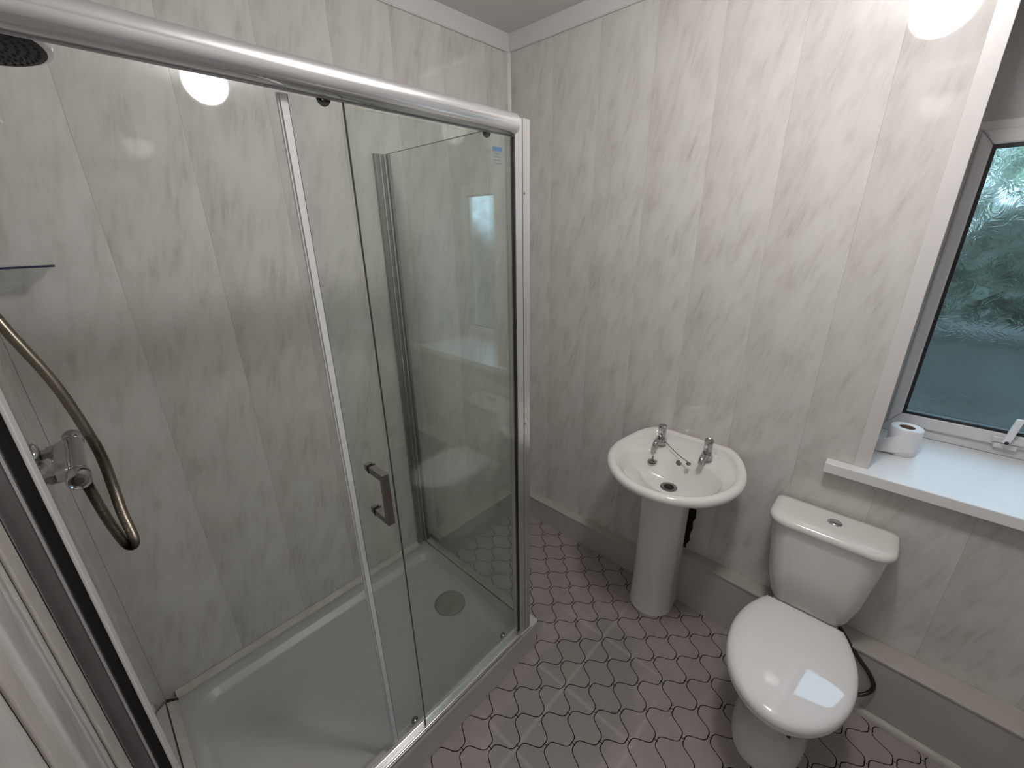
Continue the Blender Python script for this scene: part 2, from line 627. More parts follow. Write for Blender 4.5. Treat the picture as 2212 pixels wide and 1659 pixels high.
cornice('trim_1', (XL, 0), (0, 0), (0, -1, 0), 'white plastic cornice above the shower wall')
cornice('trim_2', (0, 0), (0, YF), (-1, 0, 0), 'white plastic cornice above the basin wall')
cornice('trim_3', (XL, 0), (XL, YF), (1, 0, 0), 'white plastic cornice above the mixer wall')
o = MB().hexa([(-0.013, -0.0005, 0.17), (-0.0005, -0.013, 0.17), (-0.0005, -0.0005, 0.17), (-0.004, -0.0002, 0.17),
               (-0.013, -0.0005, ZC - 0.06), (-0.0005, -0.013, ZC - 0.06), (-0.0005, -0.0005, ZC - 0.06), (-0.004, -0.0002, ZC - 0.06)])
tag(o.build('trim_4', M_['upvc'], smooth=0), 'narrow white corner bead where the two panelled walls meet', 'trim', 'structure')

# boxed-in pipes along the floor
SKA, SKB = W(0, 0.896).y, W(0.975, 0).x
XT1 = W(0.600, 0).x                       # right side of shower tray


def boxing(name, corners, ztop, label, over=0.004, th=0.010):
    """corners: 4 plan points, front edge first (front-left, front-right, back-right, back-left as seen from the room)"""
    e = thing(name, label, 'pipe boxing', (corners[0][0], corners[0][1], 0), 'structure')
    MB().hexa([(x, y, 0.0) for x, y in corners] + [(x, y, ztop - th) for x, y in corners]).build('front_board', M_['boxing'], e, smooth=0)
    a, b2, c, d = [Vector((x, y, 0)) for x, y in corners]
    n1 = (a - d).normalized() * over
    n2 = (b2 - c).normalized() * over
    q = [a + n1, b2 + n2, c, d]
    MB().hexa([(p.x, p.y, ztop - th) for p in q] + [(p.x, p.y, ztop) for p in q]).build('ledge', M_['ledge'], e, smooth=0, bevel=0.002)
    return e


boxing('baseboard_back', [(XT1 + 0.003, SKA), (-0.0005, SKA), (-0.0005, -0.0005), (XT1 + 0.003, -0.0005)], 0.094 * S,
       'low cream pipe boxing between the shower and the room corner')
YP = W(0, 0.315).y                        # basin centre line
boxing('baseboard_right', [(SKB, SKA - 0.001), (SKB, YP + 0.01), (-0.0005, YP + 0.01), (-0.0005, SKA - 0.001)], 0.0845 * S,
       'low cream pipe boxing running from the corner to the basin pedestal')
xr0, xr1 = W(0.972, 0).x, W(0.930, 0).x
e = boxing('baseboard_right', [(xr0, YP + 0.008), (xr1, YF + 0.001), (-0.0005, YF + 0.001), (-0.0005, YP + 0.008)], 0.157 * S,
           'tall cream pipe boxing running behind the toilet under the window')
# quarter bead at its foot, starting behind the toilet
fx = lambda y: xr0 + (xr1 - xr0) * (YP - y) / (YP - YF)
y0, y1 = W(0, -0.06).y, YF + 0.002
ra, rb = [], []
for y, r in ((y0, ra), (y1, rb)):
    for a in range(6):
        t = PI / 2 * a / 5
        r.append((fx(y) - 0.001 - 0.020 * math.cos(t), y, 0.0005 + 0.024 * math.sin(t)))
    r.append((fx(y) - 0.0005, y, 0.0005))
MB().loft([ra, rb]).build('quarter_bead', M_['ledge'], e, smooth=60)

# ------------------------------------------------------------------ floor tiles (lantern print)
H = 0.0696 / 1.72 * S                     # half diagonal of a tile
CN = 0.0135                               # short joint line between lantern tips
NX, NY = [p for p in (lambda q: (q.x, q.y))(W(1 - 0.482 / 1.72, 0.945 - 1.259 / 1.72))]
_h = [(0.0, 0.0), (0.03, 0.038), (0.07, 0.074), (0.12, 0.100), (0.18, 0.112), (0.25, 0.106), (0.33, 0.080), (0.40, 0.048), (0.455, 0.021),
      (0.480, 0.009), (0.493, 0.003)]
prof = _h + [(1 - t, -d) for t, d in reversed(_h[1:])]
notch = {0.493: -0.024, 0.507: 0.024}


def tile_outline():
    top, rgt = Vector((0, H - CN / 2)), Vector((H, CN / 2))
    e = rgt - top
    n = Vector((-e.y, e.x))
    n = n if n.dot(Vector((1, 1))) > 0 else -n
    q1 = [(top + e * t + n * d, n * notch.get(round(t, 3), 0.0)) for t, d in prof] + [(rgt, Vector((0, 0)))]   # top -> right (flat tip)
    q2 = [(Vector((p.x, -p.y)), Vector((k.x, -k.y))) for p, k in reversed(q1)]                                  # right -> bottom
    half = q1 + q2
    left = [(Vector((-p.x, p.y)), Vector((-k.x, k.y))) for p, k in reversed(half)][1:-1]
    return half + left                                       # clockwise


def inset(poly, d):
    out = []
    n = len(poly)
    for i in range(n):
        a, b2, c = poly[i - 1], poly[i], poly[(i + 1) % n]
        e1, e2 = (b2 - a), (c - b2)
        if e1.length < 1e-9 or e2.length < 1e-9:
            out.append(b2)
            continue
        n1 = Vector((e1.y, -e1.x)).normalized()
        n2 = Vector((e2.y, -e2.x)).normalized()
        nn = n1 + n2
        k = nn.length
        if k < 0.3:
            out.append(b2 + n1 * d)
        else:
            nn /= k
            out.append(b2 + nn * min(d / max(nn.dot(n1), 0.35), d * 1.8))
    return out


def clip(poly, ax, val, keep_less):
    out = []
    n = len(poly)
    for i in range(n):
        a, b2 = poly[i], poly[(i + 1) % n]
        ia = (a[ax] <= val) == keep_less
        ib = (b2[ax] <= val) == keep_less
        if ia:
            out.append(a)
        if ia != ib:
            t = (val - a[ax]) / (b2[ax] - a[ax])
            out.append(a + (b2 - a) * t)
    return out


_to = tile_outline()
outl = [p + k[1] for p, k in zip(inset([q[0] for q in _to], 0.00165), _to)]


def tile_mesh(poly):
    me = bpy.data.meshes.new('tile')
    n = len(poly)
    vs = [(p.x, p.y, 0.0) for p in poly] + [(p.x, p.y, -0.0013) for p in poly]
    fs = [tuple(range(n - 1, -1, -1))] + [(i, (i + 1) % n, n + (i + 1) % n, n + i) for i in range(n)]
    me.from_pydata(vs, [], fs)
    me.materials.append(M_['vinyl'])
    me.update()
    return me


full = tile_mesh(outl)
tiles = []
for i in range(-30, 31):
    for j in range(-30, 31):
        if (i + j) % 2 == 0:
            continue                                          # nodes sit on even sums, tile centres on odd sums
        tiles.append((NX + i * H, NY + j * H))
rest = MB()
YT0 = W(0, 0.490).y
cand = []
for cx, cy in tiles:
    if cx - H > -0.002 or cx + H < XL or cy - H > -0.002 or cy + H < YF:
        continue
    if cx + H < XT1 and cy - H > YT0:
        continue                                              # wholly under the shower tray
    d = (Vector((cx, cy, 0)) - camo.matrix_world.translation)
    dep = d.dot(fw)
    px = 1106 + FPX * d.dot(rt) / dep if dep > 0.2 else 1e9
    py = 829.5 + FPX * d.dot(dn) / dep if dep > 0.2 else 1e9
    vis = 700 < px < 2330 and py < 1790
    cand.append((vis, dep, cx, cy))
cand.sort(key=lambda c: (not c[0], c[1]))
count = 0
for vis, dep, cx, cy in cand:
    poly = [p + Vector((cx, cy)) for p in outl]
    edge = cx + H > -0.001 or cx - H < XL or cy + H > -0.001 or cy - H < YF
    if edge:
        for ax, val, kl in ((0, -0.0008, True), (0, XL + 0.0008, False), (1, -0.0008, True), (1, YF + 0.0008, False)):
            poly = clip(poly, ax, val, kl)
            if len(poly) < 3:
                break
        if len(poly) < 3:
            continue
    if vis and count < 298:
        if edge:
            o = bpy.data.objects.new('tile', tile_mesh([p - Vector((cx, cy)) for p in poly]))
        else:
            o = bpy.data.objects.new('tile', full)
        o.location = (cx, cy, 0)
        col.objects.link(o)
        put(o, floor)
        count += 1
    else:
        n = len(poly)
        rest.add([(p.x, p.y, 0.0) for p in poly], [tuple(range(n - 1, -1, -1))])
o = rest.build('tile_field', M_['vinyl'], floor, smooth=0)
o['kind'] = 'stuff'

# ------------------------------------------------------------------ window
win = thing('window_1', 'white plastic window with obscure swirl glass and black gasket', 'window', (GX, (OY0 + OY1) / 2, OZ0), 'structure')
ZS = 0.542 * S                            # sill top
gy1, gy0 = W(0, -0.055).y, W(0, -0.415).y
gz0, gz1 = 0.596 * S, 1.129 * S


def frame(y0, y1, z0, z1, iy0, iy1, iz0, iz1, x0, x1, name, mat, bev=0.003):
    """mitred rectangular frame between outer and inner rectangle"""
    bb = MB()
    o4 = [(y0, z0), (y1, z0), (y1, z1), (y0, z1)]
    i4 = [(iy0, iz0), (iy1, iz0), (iy1, iz1), (iy0, iz1)]
    for k in range(4):
        k2 = (k + 1) % 4
        q = [o4[k], o4[k2], i4[k2], i4[k]]
        bb.loft([[(x0, y, z) for y, z in q], [(x1, y, z) for y, z in q]])
    return bb.build(name, mat, win, smooth=0, bevel=bev)


frame(OY0, OY1, ZS, FZ1, OY0 + 0.035, OY1 - 0.035, ZS + 0.045, FZ1 - 0.032, GX - 0.012, GX + 0.05, 'outer_frame', M_['upvc'])
frame(OY0 + 0.030, OY1 - 0.030, ZS + 0.040, FZ1 - 0.027, gy0 - 0.006, gy1 + 0.006, gz0 - 0.006, gz1 + 0.006, GX - 0.026, GX + 0.03, 'sash_frame', M_['upvc'], 0.006)
frame(gy0 - 0.008, gy1 + 0.008, gz0 - 0.008, gz1 + 0.008, gy0 + 0.004, gy1 - 0.004, gz0 + 0.004, gz1 - 0.004, GX - 0.022, GX + 0.004, 'gasket', M_['black'], 0)
MB().box((GX - 0.004, gy0, gz0), (GX + 0.001, gy1, gz1)).build('pane', M_['obscure'], win, smooth=0)
# sill board with horns past the opening
XS = W(0.978, 0).x
yS1 = W(0, 0.046).y
b = MB()
pts = [(XS, OY0 - 0.1), (XS, yS1), (-0.0004, yS1), (-0.0004, OY1 - 0.0006), (GX - 0.012, OY1 - 0.0006), (GX - 0.012, OY0 + 0.0006), (-0.0004, OY0 + 0.0006), (-0.0004, OY0 - 0.1)]
b.loft([[(x, y, OZ0 + 0.0005) for x, y in pts], [(x, y, ZS) for x, y in pts]])
b.build('window_sill', M_['sillpaint'], win, smooth=0, bevel=0.003)
MB().box((-0.004, OY1 - 0.012, ZS), (-0.0003, W(0, 0.003).y, OZ1 + 0.03)).build('opening_trim', M_['upvc'], win, smooth=0, bevel=0.001)
# casement handle
hy = W(0, -0.214).y
hz = 0.579 * S
xh = GX - 0.026
hb = MB()
hb.box((xh - 0.008, hy - 0.045, hz - 0.012), (xh, hy + 0.035, hz + 0.010))
hb = hb.build('handle', M_['upvc'], win, bevel=0.004)
MB().lathe([(0.007, 0), (0.007, 0.018), (0.006, 0.022)], (xh - 0.008, hy, hz), (-1, 0, 0), 16).build('spindle', M_['black'], hb)
MB().loft([[(xh - 0.030 + a, hy + 0.002 - s * 0.012 + c * 0.010, hz - 0.004 + s * 0.098) for a, c in ((0, -1), (0, 1), (0.012, 1), (0.012, -1))]
           for s in (0, 0.5, 0.9, 1.0)]).build('lever', M_['sillpaint'], hb, bevel=0.003)
MB().box((xh - 0.004, hy - 0.034, hz - 0.034), (xh + 0.014, hy + 0.026, hz - 0.014)).build('keep', M_['upvc'], hb, bevel=0.002)

# ------------------------------------------------------------------ door behind the camera
dr = thing('door_1', 'white flush door in the wall opposite the shower', 'door', (-1.05, YF, 0), 'structure')
MB().box((-1.50, YF + 0.001, 0.004), (-0.74, YF + 0.036, 1.98)).build('leaf', M_['door'], dr, smooth=0, bevel=0.003)
b = MB()
b.box((-1.57, YF + 0.0005, 0), (-1.505, YF + 0.02, 2.05)).box((-0.735, YF + 0.0005, 0), (-0.67, YF + 0.02, 2.05)).box((-1.505, YF + 0.0005, 1.985), (-0.735, YF + 0.02, 2.05))
b.build('architrave', M_['door'], dr, smooth=0, bevel=0.003)
MB().tube([(-0.81, YF + 0.036, 1.0), (-0.81, YF + 0.085, 1.0), (-0.83, YF + 0.09, 1.0), (-0.92, YF + 0.09, 1.0)], 0.009).build('door_handle', M_['chrome'], dr)

# ------------------------------------------------------------------ ceiling lamp
LP = W(0.491, 0.087, 0)
lamp = thing('ceiling_lamp', 'round white glowing globe lamp fixed to the ceiling', 'lamp', (LP.x, LP.y, ZC))
zc = 1.458 * S
R_ = 0.108
pr = []
for i in range(0, 15):
    t = -PI / 2 + i * (PI / 2 + 0.30) / 14
    pr.append((max(R_ * math.cos(t), 1e-4), zc + R_ * math.sin(t)))
MB().lathe(pr, (LP.x, LP.y, 0), n=40).build('globe', M_['lamp'], lamp)
MB().lathe([(0.105, ZC - 0.016), (0.112, ZC - 0.014), (0.112, ZC - 0.0005)], (LP.x, LP.y, 0), n=40).build('base', M_['upvc'], lamp)

# ------------------------------------------------------------------ shower tray
ZT = 0.082 * S
tray = thing('shower_tray', 'white raised rectangular shower tray in the corner', 'shower tray', ((XL + XT1) / 2, -0.4, 0))
tx0, tx1, ty0, ty1 = XL + 0.001, XT1, YT0, -0.001


def rrect(x0, x1, y0, y1, r, z, n=6):
    out = []
    for cx, cy, a0 in ((x1 - r, y1 - r, 0), (x0 + r, y1 - r, 90), (x0 + r, y0 + r, 180), (x1 - r, y0 + r, 270)):
        for k in range(n + 1):
            a = math.radians(a0 + 90 * k / n)
            out.append((cx + r * math.cos(a), cy + r * math.sin(a), z))
    return out


ix0, ix1, iy0, iy1 = tx0 + 0.062, tx1 - 0.048, ty0 + 0.062, ty1 - 0.075
b = MB()
b.loft([rrect(tx0 + 0.002, tx1 - 0.004, ty0 + 0.004, ty1, 0.012, 0.0),
        rrect(tx0, tx1 - 0.001, ty0 + 0.001, ty1, 0.014, ZT - 0.028),
        rrect(tx0, tx1, ty0, ty1, 0.014, ZT - 0.022),
        rrect(tx0, tx1, ty0, ty1, 0.014, ZT - 0.004),
        rrect(tx0 + 0.003, tx1 - 0.003, ty0 + 0.003, ty1 - 0.003, 0.014, ZT),
        rrect(ix0, ix1, iy0, iy1, 0.085, ZT),
        rrect(ix0 + 0.006, ix1 - 0.006, iy0 + 0.006, iy1 - 0.006, 0.082, ZT - 0.003),
        rrect(ix0 + 0.022, ix1 - 0.022, iy0 + 0.022, iy1 - 0.022, 0.075, ZT - 0.024),
        rrect(ix0 + 0.034, ix1 - 0.034, iy0 + 0.034, iy1 - 0.034, 0.065, ZT - 0.029),
        rrect(ix0 + 0.2, ix1 - 0.2, iy0 + 0.2, iy1 - 0.2, 0.05, ZT - 0.032)])
b.build('tray_body', M_['acrylic'], tray, smooth=50)
dc = W(0.4905, 0.706)
dr_ = 0.068
b = MB().lathe([(dr_, 0.0), (dr_, 0.004), (dr_ - 0.006, 0.009), (0.03, 0.013), (0.0005, 0.0135)], (dc.x, dc.y, ZT - 0.0325), n=40)
b.build('drain_cover', simple('drain_plastic', (0.30, 0.30, 0.27), 0.3, var=0.3, vscale=30), tray)
b = MB().lathe([(dr_ + 0.006, 0.0), (dr_ + 0.006, 0.0022), (dr_ + 0.001, 0.003)], (dc.x, dc.y, ZT - 0.0325), n=40)
b.build('drain_ring', M_['aludark'], tray)
b = MB()
b.hexa([(tx0 + 0.03, -0.030, ZT), (W(0.553, 0).x, -0.030, ZT), (W(0.553, 0).x, -0.002, ZT), (tx0 + 0.03, -0.002, ZT),
        (tx0 + 0.03, -0.027, ZT + 0.006), (W(0.553, 0).x, -0.027, ZT + 0.006), (W(0.553, 0).x, -0.002, ZT + 0.020), (tx0 + 0.03, -0.002, ZT + 0.020)])
b.build('seal_strip', M_['whiteseal'], tray, smooth=0, bevel=0.002)
b = MB()
b.hexa([(tx0 + 0.001, ty0 + 0.06, ZT), (tx0 + 0.030, ty0 + 0.06, ZT), (tx0 + 0.030, -0.034, ZT), (tx0 + 0.001, -0.034, ZT),
        (tx0 + 0.001, ty0 + 0.06, ZT + 0.020), (tx0 + 0.027, ty0 + 0.06, ZT + 0.006), (tx0 + 0.027, -0.034, ZT + 0.006), (tx0 + 0.001, -0.034, ZT + 0.020)])
b.build('seal_strip', M_['whiteseal'], tray, smooth=0, bevel=0.002)
b = MB().hexa([(tx0 + 0.001, -0.036, ZT + 0.0002), (tx0 + 0.034, -0.035, ZT + 0.0002), (tx0 + 0.030, -0.029, ZT + 0.0002), (tx0 + 0.001, -0.014, ZT + 0.0002),
               (tx0 + 0.001, -0.036, ZT + 0.014), (tx0 + 0.034, -0.035, ZT + 0.009), (tx0 + 0.030, -0.029, ZT + 0.010), (tx0 + 0.001, -0.014, ZT + 0.016)])
o = b.build('mould_spot', simple('mould_stain', (0.07, 0.025, 0.016), 0.8, var=0.6, vscale=60), tray, smooth=0, bevel=0.001)
o['label'] = 'dark red brown mould in the back corner of the tray edge'

# ------------------------------------------------------------------ shower enclosure
enc = thing('shower_enclosure', 'chrome framed glass shower enclosure standing on the white tray', 'shower enclosure', (XT1, YT0, ZT))
YG = W(0, 0.500).y                        # fixed pane plane
YD = YG + 0.016                           # sliding pane plane
ZR0, ZR1 = 1.1355 * S, 1.1640 * S         # header rail
ZTOP = 1.160 * S
px0, px1 = W(0.537, 0).x, W(0.5715, 0).x
pm = W(0.5540, 0).x
XG = W(0.583, 0).x - 0.0                  # side pane plane (inside the corner post)
yPf = YG - 0.010
# corner post: two telescoped channels
b = MB().box((px0, yPf, ZT + 0.0006), (pm - 0.0008, YG + 0.030, ZTOP))
b.build('corner_post', M_['post'], enc, smooth=0, bevel=0.0015)
b = MB().box((pm + 0.0008, yPf - 0.001, ZT + 0.0006), (px1, YG + 0.034, ZTOP + 0.001))
b.build('corner_post', M_['post'], enc, smooth=0, bevel=0.0015)
b = MB().box((pm - 0.0008, yPf + 0.003, ZT + 0.0006), (pm + 0.0008, YG + 0.028, ZTOP - 0.002))
b.build('post_gasket', M_['black'], enc, smooth=0)
for z in (1.055, 0.64, 0.22):
    c = Vector((pm + 0.006, yPf - 0.001, z * S))
    MB().lathe([(0.0052, 0), (0.0048, 0.0015), (0.002, 0.003), (0.0003, 0.003)], c, (0, -1, 0), 16).build('screw', M_['chrome'], enc)
# header rail: half-round fascia
xa, xb = XL + 0.004, px0 - 0.0012
ra, rb = [], []
zm, hh = (ZR0 + ZR1) / 2, (ZR1 - ZR0) / 2
sec = []
for k in range(17):
    t = -PI / 2 + PI * k / 16
    sec.append((YG - 0.004 - 0.026 * math.cos(t) ** 0.8 if abs(math.cos(t)) > 1e-6 else YG - 0.004, zm + hh * math.sin(t)))
sec += [(YG + 0.010, ZR1), (YG + 0.010, ZR0)]
MB().loft([[(xa, y, z) for y, z in sec], [(xb, y, z) for y, z in sec]]).build('header_rail', M_['alu'], enc, smooth=30)
MB().box((xa, YG + 0.0045, ZR0 - 0.003), (xb, YG + 0.0095, ZR0 - 0.0002)).build('rail_channel', M_['aludark'], enc, smooth=0)
# bottom rail on the tray rim
b = MB()
b.box((xa, YG - 0.016, ZT + 0.0004), (xb, YG + 0.028, ZT + 0.010))
b.box((xa, YG - 0.016, ZT + 0.010), (xb, YG - 0.011, ZT + 0.021))
b.box((xa, YG + 0.004, ZT + 0.010), (xb, YG + 0.008, ZT + 0.030))
b.build('bottom_rail', M_['alu'], enc, smooth=0, bevel=0.001)
MB().box((xa, YG - 0.0175, ZT + 0.0003), (px1, YG - 0.0162, ZT + 0.003)).build('sealant_line', M_['mould'], enc, smooth=0)
# profile on the end wall (near the camera)
wx0, wx1 = XL + 0.0005, W(-0.0515, 0).x
yw = W(0, 0.462).y
b = MB()
b.box((wx0, yw, ZT + 0.0006), (W(-0.0645, 0).x, yw + 0.045, ZTOP))
b.build('wall_profile', M_['aludark'], enc, smooth=0, bevel=0.002)
b = MB().box((W(-0.0645, 0).x, yw - 0.003, ZT + 0.0006), (W(-0.0625, 0).x, yw + 0.045, ZTOP))
b.build('profile_lip', M_['alu'], enc, smooth=0, bevel=0.001)
b = MB().box((W(-0.0625, 0).x, yw + 0.010, ZT + 0.0006), (W(-0.0540, 0).x, yw + 0.045, ZTOP))
b.build('profile_groove', M_['black'], enc, smooth=0)
b = MB().box((W(-0.0540, 0).x, yw - 0.001, ZT + 0.0006), (wx1, yw + 0.045, ZTOP))
b.build('profile_edge', M_['upvc'], enc, smooth=0, bevel=0.001)
# fixed pane with bare edge
fx0 = W(0.2655, 0).x
fp = MB().box((fx0, YG - 0.003, ZT + 0.012), (px0 - 0.0006, YG + 0.003, ZR0 - 0.0045)).build('fixed_pane', M_['glass'], enc, smooth=0)
MB().box((fx0 - 0.0016, YG - 0.003, ZT + 0.012), (fx0 - 0.0001, YG + 0.003, ZR0 - 0.0045)).build('pane_edge', M_['glassedge'], fp, smooth=0)
MB().box((px0 - 0.0045, YG - 0.0042, ZT + 0.022), (px0 - 0.0003, YG + 0.0042, ZR0 - 0.005)).build('pane_gasket', M_['black'], fp, smooth=0)
# little printed sticker near the top corner: blue bar and rows of tiny print
sx, sz = W(0.492, 0).x, 1.106 * S
b = MB()
b.box((sx, YG - 0.0036, sz + 0.006), (sx + 0.034, YG - 0.0031, sz + 0.017), 0)
for k in range(4):
    zz = sz - 0.001 - k * 0.0075
    n = 0
    xx = sx + 0.003 + (k % 2) * 0.002
    while xx < sx + 0.029:
        wdt = random.uniform(0.003, 0.007)
        b.box((xx, YG - 0.0036, zz), (min(xx + wdt, sx + 0.031), YG - 0.0031, zz + 0.0032), 1)
        xx += wdt + 0.0012
o = b.build('sticker', [M_['blue'], M_['grey']], fp, smooth=0)
o['label'] = 'small blue and grey maker sticker near the top corner of the glass'
# side pane and its wall profile
ysw = W(0, 0.928).y
zs1 = 1.1625 * S
sp = MB().box((XG - 0.003, YG + 0.036, ZT + 0.010), (XG + 0.003, ysw, zs1)).build('side_pane', M_['glass'], enc, smooth=0)
MB().box((XG - 0.003, YG + 0.036, zs1 + 0.0001), (XG + 0.003, ysw, zs1 + 0.0016)).build('pane_edge', M_['glassedge'], sp, smooth=0)
MB().box((XG - 0.011, YG + 0.030, ZT + 0.0006), (XG + 0.011, ysw, ZT + 0.0098)).build('side_sill', M_['whiteseal'], enc, smooth=0, bevel=0.001)
MB().box((XG - 0.013, YG + 0.030, ZT + 0.0004), (XG - 0.0112, ysw, ZT + 0.004)).build('sealant_line', M_['mould'], enc, smooth=0)
xs0 = W(0.5545, 0).x
b = MB()
b.box((xs0, ysw + 0.014, ZT + 0.0006), (XG - 0.0045, -0.001, zs1))
b.box((XG - 0.0045, ysw + 0.002, ZT + 0.0006), (XG + 0.012, -0.001, zs1))
b.build('side_profile', M_['aludark'], enc, smooth=0, bevel=0.001)
MB().box((xs0 + 0.020, ysw + 0.010, ZT + 0.001), (xs0 + 0.0235, ysw + 0.0139, zs1)).build('profile_lip', M_['post'], enc, smooth=0)
MB().box((XG - 0.0125, ysw + 0.004, ZT + 0.001), (XG - 0.0046, ysw + 0.0138, zs1)).build('profile_lip', M_['post'], enc, smooth=0)
MB().box((XG - 0.0044, ysw - 0.002, ZT + 0.012), (XG - 0.0031, ysw + 0.001, zs1)).build('side_gasket', M_['black'], enc, smooth=0)

# ------------------------------------------------------------------ sliding door
sd = thing('sliding_door', 'clear glass sliding shower door with square pull handle, slid open', 'shower door', (W(0.36, 0).x, YD, ZT))
sx0, sx1 = W(0.2085, 0).x, W(0.532, 0).x
MB().box((sx0, YD - 0.003, ZT + 0.034), (sx1, YD + 0.003, ZR0 - 0.006)).build('door_pane', M_['glass'], sd, smooth=0)
b = MB()
b.box((sx0 - 0.013, YD - 0.0065, ZT + 0.032), (sx0 - 0.0005, YD - 0.0034, ZR0 - 0.006))
b.box((sx0 - 0.013, YD + 0.0034, ZT + 0.032), (sx0 - 0.0005, YD + 0.0065, ZR0 - 0.006))
b.box((sx0 - 0.017, YD - 0.0034, ZT + 0.032), (sx0 - 0.0004, YD + 0.0034, ZR0 - 0.006))
b.build('edge_seal', M_['seal'], sd, smooth=0)
MB().box((sx0 + 0.0003, YD - 0.0038, ZT + 0.034), (sx0 + 0.0018, YD + 0.0038, ZR0 - 0.006)).build('pane_edge', M_['glassedge'], sd, smooth=0)
hx = W(0.2375, 0).x
zt_, zb_ = 0.680 * S, 0.607 * S
wdt = 0.0095
b = MB()
yo = YD - 0.072
b.box((hx - wdt, yo, zb_ - 0.009), (hx + wdt, yo + 0.014, zt_ + 0.009))
b.box((hx - wdt, yo + 0.014, zt_ - 0.009), (hx + wdt, YD - 0.0062, zt_ + 0.009))
b.box((hx - wdt, yo + 0.014, zb_ - 0.009), (hx + wdt, YD - 0.0062, zb_ + 0.009))
hd = b.build('pull_handle', M_['darkchrome'], sd, smooth=0, bevel=0.001)
for z in (zt_, zb_):
    MB().box((hx - wdt - 0.0012, YD - 0.0060, z - 0.0102), (hx + wdt + 0.0012, YD - 0.0032, z + 0.0102)).build('washer', M_['black'], hd, smooth=0)
    MB().box((hx - wdt, YD + 0.0034, z - 0.009), (hx + wdt, YD + 0.016, z + 0.009)).build('inner_pad', M_['darkchrome'], hd, smooth=0, bevel=0.001)
for x in (0.2495, 0.4945):
    for z, rr in ((ZR0 + 0.001, 0.013), (ZT + 0.043, 0.0125)):
        c = Vector((W(x, 0).x, YD - 0.011, z))
        c.y = YD + 0.0034
        rl = MB().lathe([(rr * 0.5, 0), (rr, 0.001), (rr, 0.006), (rr * 0.5, 0.007)], c, (0, 1, 0), 20).build('roller', M_['black'], sd)
        MB().lathe([(rr * 0.45, 0), (rr * 0.35, 0.003), (0.0005, 0.003)], c - Vector((0, 0.0002, 0)), (0, -1, 0), 14).build('roller_cap', M_['chrome'], rl)

# ------------------------------------------------------------------ shower mixer, hose, head, shelf
mx = thing('shower_mixer', 'chrome bar shower mixer on the end wall of the shower', 'shower mixer', W(-0.078, 0.70, 0.74))
bx, bz = W(-0.043, 0).x, 0.741 * S
ya, yb = W(0, 0.632).y, W(0, 0.795).y
MB().lathe([(0.012, 0.045), (0.0165, 0.048), (0.0165, yb - ya - 0.045), (0.012, yb - ya - 0.042)], (bx, ya, bz), (0, 1, 0), 28).build('bar_body', M_['tapchrome'], mx)
kn = MB().lathe([(0.0085, 0.006), (0.0125, 0.006), (0.0135, 0.002), (0.0165, 0.0), (0.0190, 0.003), (0.0190, 0.040), (0.0165, 0.0445)], (bx, ya, bz), (0, 1, 0), 28).build('control_knob', M_['tapchrome'], mx)
MB().lathe([(0.0075, 0.0), (0.0075, 0.004)], (bx, ya + 0.004, bz), (0, 1, 0), 16).build('knob_cap', M_['darkchrome'], kn)
MB().lathe([(0.012, 0.0), (0.0190, 0.002), (0.0190, 0.040), (0.015, 0.045)], (bx, yb - 0.041, bz), (0, 1, 0), 28).build('control_knob', M_['tapchrome'], mx)
for yy in (0.668, 0.752):
    y = W(0, yy).y
    inl = MB().lathe([(0.012, 0.0), (0.012, 0.018), (0.0165, 0.019), (0.0165, 0.038), (0.012, 0.039), (0.012, bx - XL - 0.014)], (XL + 0.0005, y, bz), (1, 0, 0), 6).build('inlet', M_['tapchrome'], mx, smooth=20)
    MB().lathe([(0.031, 0.0), (0.031, 0.003), (0.026, 0.009), (0.0175, 0.011)], (XL + 0.0004, y, bz), (1, 0, 0), 28).build('flange', M_['tapchrome'], mx)
yo_ = W(0, 0.70).y
q0, q1 = W(0, 0.660).y, W(0, 0.762).y
MB().hexa([(bx - 0.036, q0, bz - 0.010), (bx - 0.006, q0 - 0.008, bz - 0.014), (bx - 0.006, q1 + 0.008, bz - 0.014), (bx - 0.036, q1, bz - 0.010),
           (bx - 0.036, q0, bz + 0.012), (bx - 0.006, q0 - 0.008, bz + 0.021), (bx - 0.006, q1 + 0.008, bz + 0.021), (bx - 0.036, q1, bz + 0.012)]
          ).build('valve_body', M_['tapchrome'], mx, bevel=0.006, seg=3)
MB().lathe([(0.011, 0.0), (0.011, 0.016), (0.0095, 0.018)], (bx, yo_, bz - 0.0155), (0, 0, -1), 16).build('outlet', M_['tapchrome'], mx)
hp = [W(-0.043, 0.70, 0.718), W(-0.042, 0.70, 0.700), W(-0.038, 0.695, 0.656), W(-0.0315, 0.690, 0.616), W(-0.0255, 0.688, 0.606),
      W(-0.0215, 0.686, 0.618), W(-0.0225, 0.684, 0.660), W(-0.0212, 0.682, 0.700), W(-0.0205, 0.684, 0.738), W(-0.0235, 0.690, 0.772),
      W(-0.0345, 0.700, 0.840), W(-0.0545, 0.715, 0.909), W(-0.064, 0.73, 0.95), W(-0.066, 0.735, 1.0)]
MB().tube(bez(hp, 52), 0.0103, 12, ridged=0.13).build('hose', M_['hosemetal'], mx, smooth=70)
hk = thing('hand_shower_holder', 'chrome wall bracket holding the shower hose end', 'bracket', W(-0.078, 0.735, 1.0))
b = MB().box((XL + 0.0004, W(0, 0.735).y - 0.014, 0.985 * S), (XL + 0.012, W(0, 0.735).y + 0.014, 1.02 * S))
b.build('back_plate', M_['chrome'], hk, bevel=0.003)
MB().lathe([(0.0135, 0), (0.016, 0.018), (0.0135, 0.030)], W(-0.066, 0.735, 0.995), (0.1, 0, 1), 18).build('cradle', M_['chrome'], hk)

